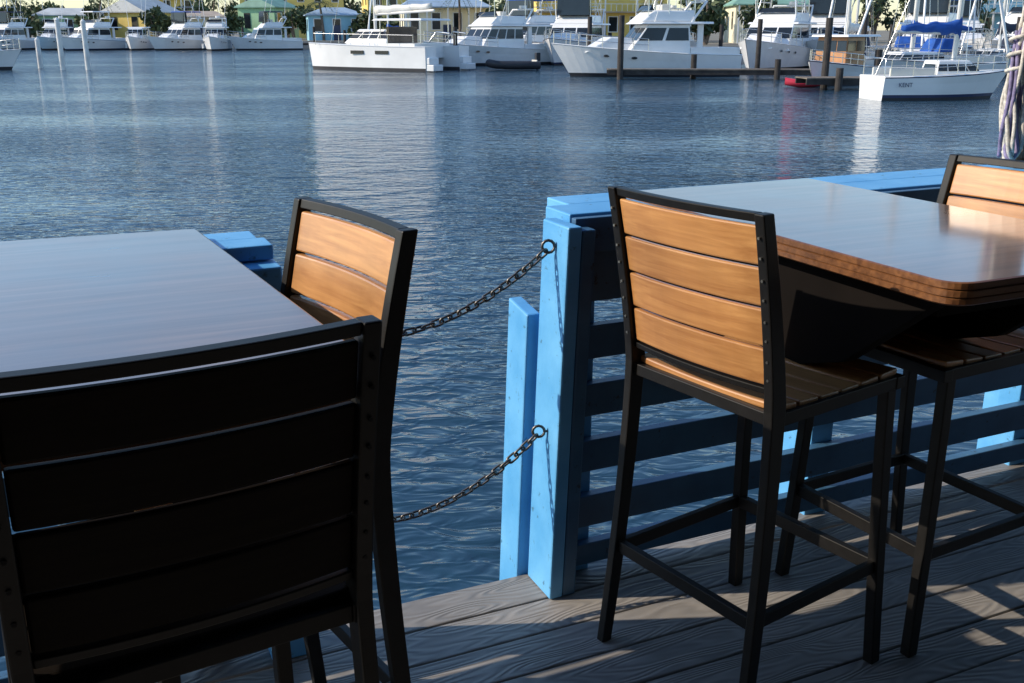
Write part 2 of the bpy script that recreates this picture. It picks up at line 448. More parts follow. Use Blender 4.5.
r2 = empty('wooden_railing', P0, ANG)
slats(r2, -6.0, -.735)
leanbox('end_post', (-.73, -.64, -.12, -.002, .001, 1.0), 0, r2)
boxes('posts', [(s, s+.085, -.033, .055, -.55, 1.0) for s in (-.9, -1.8, -2.8, -3.8)], M['blue'], r2, bevel=.004)
boxes('cap_boards', [(-6.0, -.645, -.06, .035, 1.004, 1.038), (-6.0, -.66, .041, .14, 1.003, 1.036)], M['blue'], r2, bevel=.004)

def chain(name, a, b, sag_pts):
    e = empty(name, a)
    A = Vector(a); B = Vector(b)
    ln = .034; r = .0033
    N_ = 400; P = []
    for i in range(N_+1):
        t = i/N_; p = A.lerp(B, t); p.z = sag_pts(t); P.append(p)
    acc = 0; pts = [P[0]]
    for i in range(1, len(P)):
        d = (P[i]-P[i-1]).length; acc += d
        if acc >= ln*.70: pts.append(P[i]); acc = 0
    V = []; F = []
    for k in range(len(pts)-1):
        c = (pts[k]+pts[k+1])/2; tx = (pts[k+1]-pts[k]).normalized()
        side = tx.cross(Vector((0, 0, 1))).normalized(); up = side.cross(tx)
        ang = (0 if k % 2 else pi/2)+random.uniform(-.3, .3)+.5
        u = side*cos(ang)+up*sin(ang); w_ = tx.cross(u)
        o = len(V); NM = 14; NT = 6
        hl = ln/2-.009; hr = .0085
        for i in range(NM):
            th = 2*pi*i/NM
            cx = cos(th)*hr+(hl if cos(th) > 0 else -hl); cy = sin(th)*hr
            ctr = c+tx*cx+u*cy
            nd = (tx*cos(th)+u*sin(th))
            for j in range(NT):
                ph = 2*pi*j/NT
                V.append(ctr+nd*(r*cos(ph))+w_*(r*sin(ph))-A)
        for i in range(NM):
            for j in range(NT):
                F.append((o+i*NT+j, o+((i+1) % NM)*NT+j, o+((i+1) % NM)*NT+(j+1) % NT, o+i*NT+(j+1) % NT))
    mesh('links', V, F, M['chain'], e, smooth=True)
    pts = [(.006+.016*cos(t), 0, .012+.016*sin(t)) for t in [i*2*pi/12 for i in range(12)]]+[(.022, 0, .012), (.055, .01, .012)]
    tubes('eye_hook', [pts], .004, M['chain'], e)
    return e
def W(s, n, z):
    v = Vector(P0)+EX*s+NX*n; return (v.x, v.y, z)
def para(z0, zm, z1, tm):
    def f(t):
        if t < tm: return zm+(z0-zm)*((tm-t)/tm)**2
        return zm+(z1-zm)*((t-tm)/(1-tm))**2
    return f
chain('safety_chain', W(.035, -.075, .965), W(-.635, -.06, .86), para(.965, .79, .86, .66))
chain('safety_chain', W(.012, -.075, .465), W(-.635, -.06, .36), para(.465, .297, .36, .62))

# ------------------------------------------------------------------ tables
def rounded_poly(pts, rads, seg=8):
    out = []
    n = len(pts)
    for i in range(n):
        p = Vector(pts[i]); a = (Vector(pts[i-1])-p).normalized(); b = (Vector(pts[(i+1) % n])-p).normalized()
        r = rads[i]
        if r <= 0: out.append(p); continue
        for k in range(seg+1):
            t = k/seg
            q = (p+a*r)*(1-t)**2+p*2*t*(1-t)+(p+b*r)*t**2
            out.append(q)
    return out
def table(poly, rads, origin, ang, parts):
    e = empty('bar_table', origin, ang)
    P = rounded_poly(poly, rads)
    n = len(P); V = []; F = []; fm = []
    ctr = sum(P, Vector((0, 0)))/n
    prof = [(0.000, 1.0605), (.004, 1.0585), (.004, 1.047), (.0, 1.045), (.004, 1.043), (.004, 1.032), (0, 1.030), (.003, 1.028), (.003, 1.018), (-.003, 1.014)]
    nor = []
    for i in range(n):
        d = (P[(i+1) % n]-P[i-1]); nn = Vector((d.y, -d.x)).normalized()
        if nn.dot(P[i]-ctr) < 0: nn = -nn
        nor.append(nn)
    for (off, z) in prof:
        for i in range(n):
            q = P[i]+nor[i]*off; V.append((q.x, q.y, z))
    F.append(tuple(range(n))); fm.append(0)
    m_ = len(prof)
    for k in range(m_-1):
        for i in range(n):
            F.append((k*n+i, k*n+(i+1) % n, (k+1)*n+(i+1) % n, (k+1)*n+i)); fm.append(1)
    F.append(tuple(range((m_-1)*n, m_*n))); fm.append(1)
    mesh('top', V, F, [M['tabletop'], M['tableedge']], e, fm=fm)
    parts(e)
    return e
def bracket(name, s0, s1, poly, e):
    V = [(s0, p[0], p[1]) for p in poly]+[(s1, p[0], p[1]) for p in poly]; k = len(poly)
    F = [tuple(range(k)), tuple(range(2*k-1, k-1, -1))]+[(i, (i+1) % k, k+(i+1) % k, k+i) for i in range(k)]
    mesh(name, V, F, M['tablebase'], e, bevel=.002)
def parts_r(e):
    pl = [(-.97, 1.012), (-.93, .985), (-.70, .80), (-.102, .60), (-.102, 1.012)]
    bracket('bracket_1', .455, .495, pl, e); bracket('bracket_2', .93, .97, pl, e)
    box('apron', (.50, .925, -.90, -.86, .95, 1.010), M['tablebase'], e)
    box('ledger', (.44, .98, -.1015, -.101, .56, .95), M['tablebase'], e)
table([(.385, .155), (1.055, .155), (1.055, -1.035), (.385, -1.035)], [.0, .0, .10, .06], P0, ANG, parts_r)
def parts_l(e):
    pl = [(-1.0, 1.012), (-.95, .985), (-.70, .85), (-.102, .62), (-.102, 1.012)]
    bracket('bracket_1', -1.02, -.98, pl, e); bracket('bracket_2', -1.46, -1.42, pl, e)
table([(-.795, .085), (-1.52, .13), (-1.55, -1.10), (-.70, -1.10)], [.01, .0, .05, .10], P0, ANG, parts_l)

# ------------------------------------------------------------------ added shade roof and walls + post + rope
rf = empty('shade_roof', P0, ANG)  # unseen roof and walls, added to keep light off the foreground
box('shade_ceiling', (-6, 7, -3.6, -.62, 2.9, 2.96), M['shaderoof'], rf)
boxes('shade_rafters', [(s, s+.05, -3.5, -.62, 2.76, 2.899) for s in [x*.6-5.8 for x in range(21)]], M['shaderoof'], rf)
boxes('shade_wall_boards', [(-6+i*.2, -6+i*.2+.196, -3.50, -3.47, 0.01, 2.75) for i in range(65)], M['shaderoof'], rf)
box('shade_side_wall', (-3.2, -3.1, -3.46, -1.7, 0.01, 2.75), M['shaderoof'], rf)
rp = empty('support_post', W(1.99, .15, 0), ANG)
cyl('pole', 0, 0, 1.0505, 3.3, .05, M['dockwood'], rp, 20)
cyl('base_flange', 0, 0, 1.0495, 1.075, .068, M['dockwood'], rp, 20)
rc = empty('hanging_rope', W(1.885, .13, 1.05), ANG)
lines = []
for i in range(9):
    ph = random.uniform(0, 6.28); pts = []
    cx = random.uniform(-.012, .012); cy = random.uniform(-.02, .02)
    top = .46+random.uniform(-.05, .05); bot = .02+random.uniform(0, .08); wd = random.uniform(.018, .04)
    for k in range(41):
        a = 2*pi*k/40
        pts.append((cx+wd*cos(a)*(1+.25*sin(3*a+ph))+.006*sin(5*a+ph), cy+.02*sin(2*a+ph), (top+bot)/2+(top-bot)/2*sin(a)))
    lines.append(pts)
for i in range(2):
    lines.append([(-.01+.02*i+.012*sin(k*.5+i), .01*cos(k*.6), .45+k*.06) for k in range(24)])
lines.append([(.042*cos(k*.5), .035*sin(k*.5), .30+.004*k) for k in range(40)])
tubes('rope_loops', [l for i, l in enumerate(lines) if i % 3 != 1], .0065, M['rope'], rc, 3)
tubes('rope_loops_purple', [l for i, l in enumerate(lines) if i % 3 == 1], .0065, M['rope2'], rc, 3)
tubes('hanger', [[(.0, 0, .50), (.05, .0, .62), (.11, .01, .66)]], .006, M['rope'], rc)

# ------------------------------------------------------------------ water / land
WZ = -.9
mesh('water', [(-4000, -40, WZ), (4000, -40, WZ), (4000, 4000, WZ), (-4000, 4000, WZ)], [(0, 1, 2, 3)], M['water'])
gz = .05
land = [(-4000, 142), (-20, 142), (2, 104), (60, 98), (4000, 98), (4000, 4000), (-4000, 4000)]
k = len(land)
mesh('ground', [(x, y, gz) for x, y in land]+[(x, y, WZ-1) for x, y in land],
     [tuple(range(k))]+[(i, (i+1) % k, k+(i+1) % k, k+i) for i in range(4)], [M['land'], M['concrete']], fm=[0]+[1]*4)

# ------------------------------------------------------------------ boats
def hull(name, L, B, fs, fb, e, top, stripe=None, y0=0, rake=.9, draft=.35, sharp=2.2, camber=.12, stern_t=.0, deckm=None):
    NS = 22; V = []; F = []; fm = []
    for i in range(NS+1):
        t = i/NS
        b = B/2*(.86+.14*min(1, t/.35))*(1-max(0, (t-.42)/.58)**sharp)
        bc = B/2*.86*(.9+.1*min(1, t/.3))*(1-max(0, (t-.28)/.72)**1.7)
        b = max(b, .015); bc = max(bc, .01)
        zs = fs+(fb-fs)*t**1.7
        x = -L/2+L*t
        def X(z): return x-(rake*(1-max(0, z)/zs)*t**3)
        prof = [(0, -draft*(1-t**3)), (bc*.98, -.05), (bc+(b-bc)*.10, .10), (bc+(b-bc)*.2, .20), (bc+(b-bc)*.62, .2+(zs-.2)*.55), (b, zs-.07), (b+.03, zs-.03), (b-.03, zs)]
        for s in (1, -1):
            for (yy, z) in prof: V.append((X(z), y0+s*yy, z))
    R = len(prof)
    W2 = 2*R
    for i in range(NS):
        for s in (0, 1):
            for j in range(R-1):
                a = i*W2+s*R+j; c = (i+1)*W2+s*R+j
                F.append((a, a+1, c+1, c)); fm.append({0: 1, 1: 1, 2: 2}.get(j, 0) if j != 5 else 2 if stripe else 0)
        a = i*W2; c = (i+1)*W2
        F.append((a+R-1, c+R-1, c+2*R-1, a+2*R-1)); fm.append(3)
        F.append((a, c, c+R, a+R)); fm.append(1)
    F.append(tuple(range(0, R))+tuple(range(2*R-1, R-1, -1))); fm.append(0)
    o = mesh(name, V, F, [top, M['bottom'], stripe or M['bottom'], deckm or M['offwhite']], e, fm=fm)
    return o

def rail_lines(L, B, fs, fb, t0, t1, h, y0=0, sharp=2.2):
    lines = []
    for s in (1, -1):
        pts = []
        for i in range(13):
            t = t0+(t1-t0)*i/12
            b = B/2*(1-max(0, (t-.42)/.58)**sharp)-.08
            zs = fs+(fb-fs)*t**1.7
            pts.append((-L/2+L*t, y0+s*max(.03, b), zs+h))
            if i % 2 == 0: lines.append([(-L/2+L*t, y0+s*max(.03, b), zs), (-L/2+L*t, y0+s*max(.03, b), zs+h)])
        lines.append(pts); lines.append([(p[0], p[1], p[2]-h*.5) for p in pts])
    return lines

def place(e, x, y, rz):
    e.location = (x, y, WZ); e.rotation_euler = (0, 0, rz)

def motor_yacht(name, x, y, hd, L=10, B=3.4, fs=1.0, fb=1.6, fly=True, tower=False, stripe=None, canvas=None, bim=True, seed=0, hm=None):
    rr = random.Random(seed)
    e = empty(name); place(e, x, y, hd)
    hull('hull', L, B, fs, fb, e, hm or M['white'], stripe, rake=L*.11)
    frustum('fore_trunk', L*.08, L*.34, B*.52, fs+.1, fb+.28, L*.14, 0, .15, M['white'], e, .06)
    cl = rr.uniform(-.05, .03)*L
    cabin('saloon', -L*.22, L*.17+cl, B*.80, fs-.05, fs+1.55, L*rr.uniform(.07, .13), L*.01, .18, M['white'], M['glass'], e, .48, .88, mull=2+rr.randint(0, 3))
    zc = fs+1.55
    frustum('upper_deck', -L*rr.uniform(.30, .44), L*.06, B*.84, zc+.003, zc+.12, .2, .0, .05, M['white'], e, .03)
    boxes('deck_supports', [(-L*.29, -L*.26, B*.30, B*.34, fs-.1, zc), (-L*.29, -L*.26, -B*.34, -B*.30, fs-.1, zc)], M['white'], e)
    boxes('cockpit_coaming', [(-L*.485, -L*.22, B*.36, B*.40, fs-.02, fs+.35), (-L*.485, -L*.22, -B*.40, -B*.36, fs-.02, fs+.35), (-L*.49, -L*.475, -B*.4, B*.4, fs-.02, fs+.35)], M['white'], e, .02)
    if fly:
        frustum('flybridge', -L*.24, L*.05, B*.70, zc+.12, zc+.70, L*.07, -.05, .1, M['white'], e, .08)
        frustum('fly_windscreen', -L*.02, L*.005, B*.60, zc+.70, zc+.98, .18, .12, .1, M['glass'], e)
        boxes('helm_seat', [(-L*.13, -L*.08, -.5, .5, zc+.12, zc+1.0)], M['offwhite'], e, .05)
        if bim:
            zb = zc+1.85; cm = canvas or M['white']
            frustum('bimini', -L*.26, L*.02, B*.68, zb, zb+.12, .15, .15, .12, cm, e, .04)
            ls = []
            for s in (1, -1):
                for xx in (-L*.24, -L*.10, L*.01): ls.append([(xx, s*B*.33, zc+.1), (xx, s*B*.31, zb+.02)])
            tubes('bimini_frame', ls, .025, M['steel'], e, 1)
            if canvas:
                frustum('clears', -L*.03, L*.03, B*.62, zc+.7, zb, .10, 0, .02, M['glass'], e)
        tubes('radar_arch', [[(-L*.22, -B*.36, zc+.1), (-L*.30, -B*.33, zc+1.15), (-L*.30, B*.33, zc+1.15), (-L*.22, B*.36, zc+.1)]], .07, M['white'], e, 2)
        cyl('radar', -L*.30, 0, zc+1.22, zc+1.42, .28, M['white'], e)
    if tower:
        zt = zc+3.6; ls = []
        for s in (1, -1):
            ls += [[(-L*.22, s*B*.34, zc+.1), (-L*.12, s*B*.18, zt)], [(L*.02, s*B*.34, zc+.1), (-L*.06, s*B*.18, zt)]]
            for q in (.35, .68):
                ls.append([(-L*.22+L*.10*q, s*B*(.34-.16*q), zc+.1+3.5*q), (L*.02-L*.08*q, s*B*(.34-.16*q), zc+.1+3.5*q)])
        tubes('tuna_tower', ls, .035, M['steel'], e, 1)
        box('tower_platform', (-L*.14, -L*.04, -B*.2, B*.2, zt, zt+.06), M['white'], e)
        box('tower_top', (-L*.13, -L*.05, -B*.2, B*.2, zt+.95, zt+1.02), canvas or M['white'], e)
        tubes('tower_top_frame', [[(-L*.12, s*B*.17, zt), (-L*.12, s*B*.17, zt+1)] for s in (1, -1)]+[[(-L*.06, s*B*.17, zt), (-L*.06, s*B*.17, zt+1)] for s in (1, -1)], .025, M['steel'], e, 1)
    tubes('bow_rail', rail_lines(L, B, fs, fb, .52, .985, .6), .02, M['steel'], e, 1)
    an = []
    for s in (1, -1):
        an.append([(-L*.02, s*B*.36, zc+.1), (-L*.12, s*B*.5, zc+rr.uniform(3.2, 4.6))])
    an.append([(-L*.30, .2, zc+1.2), (-L*.33, .2, zc+3.4)])
    tubes('antennas', an, .022, M['white'], e, 1)
    V = []; F = []
    for s in (1, -1):
        for t in (.60, .67, .74):
            b = B/2*(1-max(0, (t-.42)/.58)**2.2); zs = fs+(fb-fs)*t**1.7
            bc = B/2*.86*(1-max(0, (t-.28)/.72)**1.7); yy = bc+(b-bc)*.72+.05
            o = len(V)
            for k in range(10):
                a = 2*pi*k/10; V.append((-L/2+L*t-.1+.17*cos(a), s*yy, zs-.42+.07*sin(a)))
            F.append(tuple(range(o, o+10)))
    mesh('portlights', V, F, M['glass'], e)
    for i, t in enumerate((-.25, .05)):
        cyl('fender_%d' % i, L*t, -B*.47-.1, .25, .8, .11, M['white'] if seed % 2 else M['navy'], e, 10)
    return e

def sailboat(name, x, y, hd, L=9, B=2.8, fs=.8, fb=1.1, mast=11, stripe=None, cover=None, text=None, dodger=None, hm=None):
    e = empty(name); place(e, x, y, hd)
    hull('hull', L, B, fs, fb, e, hm or M['white'], stripe, rake=L*.12, sharp=1.9)
    cabin('coachroof', -L*.10, L*.24, B*.55, fs, fs+.52, .5, .1, .12, M['white'], M['glass'], e, .3, .75, .04, mull=4)
    boxes('coaming', [(-L*.44, -L*.12, B*.27, B*.31, fs-.02, fs+.26), (-L*.44, -L*.12, -B*.31, -B*.27, fs-.02, fs+.26)], M['offwhite'], e, .02)
    if dodger:
        frustum('dodger', -L*.17, -L*.04, B*.55, fs+.5, fs+1.15, .35, .05, .12, dodger, e, .08)
    mx = L*.08
    cyl('mast', mx, 0, fs+.3, mast, .09, M['alu'], e, 10)
    bz = fs+1.45
    tubes('boom', [[(mx-.1, 0, bz), (-L*.36, 0, bz+.05)]], .06, M['alu'], e)
    cm = cover or M['canvasblue']
    V = []; F = []; NN = 14
    for i in range(NN+1):
        t = i/NN; xx = mx+.08-(mx+L*.34)*t; r = (.26-.14*t)*(1+.08*sin(i*2.1)); 
        for j in range(10):
            a = 2*pi*j/10; V.append((xx, r*.6*cos(a), bz+.18+.04*sin(i*1.3)+r*sin(a)*(1.0 if i else 1.7)))
    for i in range(NN):
        for j in range(10): F.append((i*10+j, i*10+(j+1) % 10, (i+1)*10+(j+1) % 10, (i+1)*10+j))
    F.append(tuple(range(10))); F.append(tuple(range(NN*10, NN*10+10)))
    mesh('sail_cover', V, F, cm, e, smooth=True)
    st = [[(L*.49, 0, fb), (mx, 0, mast-.1)], [(-L*.48, 0, fs), (mx, 0, mast)]]
    for s in (1, -1):
        st += [[(mx-.1, s*B*.46, fs), (mx, s*B*.2, mast*.55), (mx, 0, mast-.3)], [(mx, 0, mast*.55), (mx, s*B*.2, mast*.55)]]
    tubes('rigging', st, .013, M['steel'], e, 1)
    tubes('furled_jib', [[(L*.48, 0, fb+.4), (mx+.25, 0, mast-1.0)]], .06, M['white'], e, 2)
    tubes('lifelines', rail_lines(L, B, fs, fb, .03, .98, .55, sharp=1.9), .014, M['steel'], e, 1)
    tubes('pushpit', [[(-L*.49, -B*.36, fs), (-L*.49, -B*.36, fs+.6), (-L*.5, 0, fs+.62), (-L*.49, B*.36, fs+.6), (-L*.49, B*.36, fs)]], .02, M['steel'], e, 1)
    if text:
        cu = bpy.data.curves.new('name_lettering', 'FONT'); cu.body = text; cu.size = .21; cu.extrude = .004; cu.align_x = 'CENTER'
        cu.materials.append(M['navy'])
        o = bpy.data.objects.new('name_lettering', cu); COL.objects.link(o); o.parent = e
        o.location = (-L*.36, -B/2*.965, .48); o.rotation_euler = (radians(84), 0, 0)
    return e

def catamaran(x, y, hd, L=9.4, B=5.0):
    e = empty('catamaran'); place(e, x, y, hd)
    for i, s in enumerate((1, -1)):
        hull('hull_%d' % i, L, 1.35, 1.45, 1.65, e, M['white'], None, y0=s*(B/2-.65), rake=.25, sharp=2.6)
    frustum('bridge_deck', -L*.38, L*.22, B-1.2, .75, 1.62, .5, 0, 0, M['white'], e)
    cabin('deckhouse', -L*.14, L*.22, B*.66, 1.60, 2.45, 1.0, .05, .35, M['white'], M['glass'], e, .35, .85, .08, mull=4)
    frustum('hardtop', -L*.42, -L*.02, B*.66, 2.95, 3.07, .2, .1, .1, M['white'], e, .04)
    tubes('hardtop_posts', [[(xx, s*B*.3, 1.6), (xx, s*B*.3, 2.98)] for xx in (-L*.40, -L*.08) for s in (1, -1)], .04, M['steel'], e, 1)
    box('cockpit_bulkhead', (-L*.15, -L*.13, -B*.3, B*.3, 1.62, 2.6), M['glass'], e)
    tubes('davits', [[(-L*.42, s*.9, 1.7), (-L*.48, s*.9, 2.3), (-L*.58, s*.9, 2.2)] for s in (1, -1)], .05, M['steel'], e)
    for i, s in enumerate((1, -1)):
        boxes('transom_steps_%d' % i, [(-L/2-.55, -L/2, s*(B/2-.65)-.5, s*(B/2-.65)+.5, .05, .42), (-L/2-.25, -L/2+.02, s*(B/2-.65)-.5, s*(B/2-.65)+.5, .421, .82)], M['white'], e, .04)
    boxes('hull_windows', [(xx, xx+1.0, s*(B/2+.005), s*(B/2+.03), 1.0, 1.2) for xx in (-L*.22, -L*.02) for s in (-1, 1)], M['glass'], e)
    cyl('mast', L*.08, 0, 1.5, 13.5, .10, M['alu'], e, 12)
    tubes('boom', [[(L*.07, 0, 3.35), (-L*.40, 0, 3.55)]], .08, M['alu'], e)
    V = []; F = []; NN = 12
    for i in range(NN+1):
        t = i/NN; xx = L*.07-L*.45*t; r = .26-.10*t
        for j in range(10):
            a = 2*pi*j/10; V.append((xx, r*.7*cos(a), 3.6+.2*t+.03*sin(i*1.7)+r*sin(a)))
    for i in range(NN):
        for j in range(10): F.append((i*10+j, i*10+(j+1) % 10, (i+1)*10+(j+1) % 10, (i+1)*10+j))
    F.append(tuple(range(10))); F.append(tuple(range(NN*10, NN*10+10)))
    mesh('sail_cover', V, F, M['offwhite'], e, smooth=True)
    tubes('rigging', [[(L*.48, 0, 1.4), (L*.08, 0, 13)]]+[[(-L*.05, s*B*.45, 1.4), (L*.08, 0, 12)] for s in (1, -1)], .015, M['steel'], e, 1)
    tubes('rails', [[(-L*.4, s*(B/2-.15), 2.1), (L*.42, s*(B/2-.3), 2.2)] for s in (1, -1)]+
          [[(L*q, s*(B/2-.2), 1.5), (L*q, s*(B/2-.2), 2.15)] for q in (-.4, -.2, 0, .2, .4) for s in (1, -1)], .018, M['steel'], e, 1)
    return e

def trawler(x, y, hd, L=6.0, B=2.3):
    e = empty('fishing_boat'); place(e, x, y, hd)
    hull('hull', L, B, .75, 1.15, e, M['white'], M['navy'], rake=.5)
    cabin('wheelhouse', -L*.10, L*.20, B*.68, .75, 2.1, .15, .0, .06, M['orange'], M['glass'], e, .55, .88, .03, mull=2)
    frustum('wheelhouse_roof', -L*.30, L*.23, B*.8, 2.103, 2.2, .05, .05, .05, M['white'], e, .02)
    tubes('posts', [[(-L*.28, s*B*.33, .8), (-L*.28, s*B*.33, 2.1)] for s in (1, -1)]+[[(0, 0, 2.2), (0, 0, 4.2)]], .03, M['white'], e)
    tubes('rail', rail_lines(L, B, .75, 1.15, .5, .98, .45), .02, M['steel'], e, 1)
    return e

def dinghy(x, y, hd):
    e = empty('inflatable_dinghy'); place(e, x, y, hd)
    pts = [(-1.6, -.6, .3), (.6, -.6, .32), (1.2, -.4, .38), (1.5, 0, .45), (1.2, .4, .38), (.6, .6, .32), (-1.6, .6, .3)]
    tubes('tube', [pts], .24, M['rubber'], e, 4)
    box('floor', (-1.5, 1.1, -.45, .45, .12, .2), M['rubber'], e); box('transom', (-1.55, -1.48, -.42, .42, .1, .62), M['offwhite'], e)
    boxes('outboard', [(-1.85, -1.56, -.16, .16, .55, 1.05), (-1.75, -1.63, -.06, .06, -.3, .55)], M['rubber'], e, .04)
    box('thwart', (-.3, 0, -.45, .45, .34, .40), M['offwhite'], e)
    return e
def kayak(x, y, hd):
    e = empty('kayak'); place(e, x, y, hd)
    V = []; F = []; NN = 16
    for i in range(NN+1):
        t = -1+2*i/NN; w_ = .36*(1-abs(t)**2.2)+.01; h = .10+.12*(1-t*t)+.10*t*t
        for j in range(12):
            a = 2*pi*j/12; V.append((.95*t, w_*cos(a), .16+.10*t*t+h*.8*sin(a)))
    for i in range(NN):
        for j in range(12): F.append((i*12+j, i*12+(j+1) % 12, (i+1)*12+(j+1) % 12, (i+1)*12+j))
    mesh('hull', V, F, M['red'], e, smooth=True)
    box('seat', (-.30, .2, -.2, .2, .29, .40), M['rubber'], e, .03)
    return e

motor_yacht('motor_yacht', 7.1, 56.6, radians(190), 10.2, 3.6, 1.15, 1.75, True, False, None, None, True, 1)
motor_yacht('motor_yacht', 16.6, 66.0, radians(238), 11, 3.9, 1.2, 1.9, True, True, None, None, True, 2)
motor_yacht('motor_yacht', -1.8, 74.0, radians(215), 10.5, 3.7, 1.1, 1.7, True, False, None, None, True, 3)
motor_yacht('motor_yacht', 4.6, 78.0, radians(250), 12, 4.0, 1.2, 1.9, True, True, M['navy'], M['canvasdark'], True, 4)
motor_yacht('motor_yacht', 0.6, 86.0, radians(225), 12, 4.2, 1.3, 2.0, True, True, None, M['canvasblue'], True, 14)
motor_yacht('motor_yacht', 21.0, 70, radians(250), 11, 3.9, 1.2, 1.9, True, True, None, M['canvasdark'], True, 5)
motor_yacht('motor_yacht', 26.5, 67, radians(236), 11, 3.9, 1.2, 1.9, True, False, M['navy'], M['canvasblue'], True, 6)
motor_yacht('motor_yacht', 31.0, 63, radians(225), 11, 3.9, 1.2, 1.9, True, True, None, None, True, 7)
motor_yacht('motor_yacht', 12.0, 80, radians(258), 13, 4.3, 1.3, 2.0, True, True, None, None, True, 8)
motor_yacht('motor_yacht', 35.0, 82, radians(265), 12, 4.0, 1.2, 1.9, True, True, None, M['canvasblue'], True, 9)
motor_yacht('motor_yacht', -34.6, 65.5, radians(-6), 8, 2.8, .9, 1.3, False, False, None, None, False, 10)
spec = ((-64.0, 250, 10, None, True, True), (-57.6, 264, 7.5, 'bluehull', True, False), (-52.4, 240, 9.5, None, True, False), (-46.8, 272, 7, None, False, False),
        (-41.6, 236, 10, None, True, True), (-36.4, 275, 8, None, True, False), (-31.0, 208, 9, None, True, False))
for i, (px, hdg, LL, hmn, fl, tw) in enumerate(spec):
    motor_yacht('motor_yacht', px, 130+random.uniform(-2, 2), radians(hdg), LL, LL*.38, 1.1, 1.7, fl, tw, M['navy'] if i == 2 else None, M['canvasdark'] if i % 3 == 0 else (M['canvasblue'] if i == 4 else None), i % 2 == 0, 20+i, M[hmn] if hmn else None)
catamaran(-8.0, 66.0, radians(150))
trawler(15.2, 47.8, radians(225))
sailboat('sailboat', 15.6, 37.6, radians(8), 5.3, 2.2, .84, 1.04, 8.5, M['navy'], M['canvasblue'], 'KENT')
sailboat('sailboat', 20.5, 52.0, radians(198), 8.5, 2.7, .85, 1.15, 12, M['navy'], M['canvasblue'], None, M['canvasblue'])
sailboat('sailboat', 27.5, 58.0, radians(215), 9, 2.8, .9, 1.2, 13, None, M['canvasdark'], None, M['canvasdark'])
sailboat('sailboat', 23.0, 60.0, radians(255), 10, 3.0, .9, 1.2, 14, None, M['canvasblue'], None, M['canvasblue'])
sailboat('sailboat', 30.0, 52.0, radians(185), 9, 2.8, .9, 1.2, 13, None, M['offwhite'])
sailboat('sailboat', 18.8, 58.0, radians(232), 8, 2.6, .9, 1.2, 12, M['red'], M['offwhite'], None, M['canvasdark'])
sailboat('sailboat', 31.0, 73.0, radians(260), 10, 3.0, .9, 1.2, 14, None, M['canvasblue'])
sailboat('sailboat', 24.8, 76.0, radians(262), 10, 3.0, .9, 1.2, 14, None, M['canvasdark'])
sailboat('sailboat', 37.0, 74.0, radians(262), 10, 3.0, .9, 1.2, 14, None, M['canvasblue'], hm=M['greenhull'])
sailboat('sailboat', -10.5, 92.0, radians(250), 10, 3.0, .9, 1.2, 14, None, M['canvasblue'])
dinghy(0.0, 64.5, radians(200))
kayak(12.9, 45.3, radians(5))

def dock(x, y, rz, L, Wd, piles, h=.55):
    e = empty('dock', (x, y, WZ), rz)
    boxes('boards', [(i*.2, i*.2+.19, -Wd/2, Wd/2, h-.05, h) for i in range(int(L/.2))], M['dockwood'], e)
    boxes('beams', [(0, L, -Wd/2+.02, -Wd/2+.12, h-.28, h-.052), (0, L, Wd/2-.12, Wd/2-.02, h-.28, h-.052)], M['pile'], e)
    for i, (px, py, pz) in enumerate(piles): cyl('pile_%d' % i, px, py, -2, pz, .16, M['pile'], e, 12, .15)
    return e
dock(4.9, 53.2, radians(-2), 10.5, 1.2, [(.6, -.75, 3.1), (4.5, .75, 1.2), (8.5, -.75, 1.0)], .5)
dock(12.2, 43.6, radians(3), 4.0, 1.5, [(1.3, -.9, .9), (1.35, .95, 2.9), (3.6, .9, 1.6)], .5)
dock(-6, 82, radians(-4), 60.0, 2.0, [(i*4.2+1, -1.15, 2.2+(i % 3)*.3) for i in range(14)], .7)
dock(-68, 136.5, 0, 46.0, 2.0, [(i*4.6+1, -1.2, 2.4+(i % 2)*.4) for i in range(10)], .8)
for (px, py, h) in ((-28.3, 65.3, 3.0), (-26.7, 65.3, 2.9), (-31.1, 68.4, 1.8)):
    e = empty('mooring_piling', (px, py, WZ)); cyl('pile', 0, 0, -2, h, .17, M['whitepile'], e, 14, .15)
    cyl('pile_cap', 0, 0, h+.002, h+.16, .17, M['whitepile'], e, 14, .02)
for (px, py, h) in ((-16, 100, 2.4), (4.9, 66, 3.2), (14.2, 60, 3.0), (18.5, 55, 3.3), (24.2, 50, 3.0), (10.2, 70, 3.4), (-3.8, 70, 2.6)):
    e = empty('mooring_piling', (px, py, WZ)); cyl('pile', 0, 0, -2, h, .16, M['pile'], e, 12, .14)

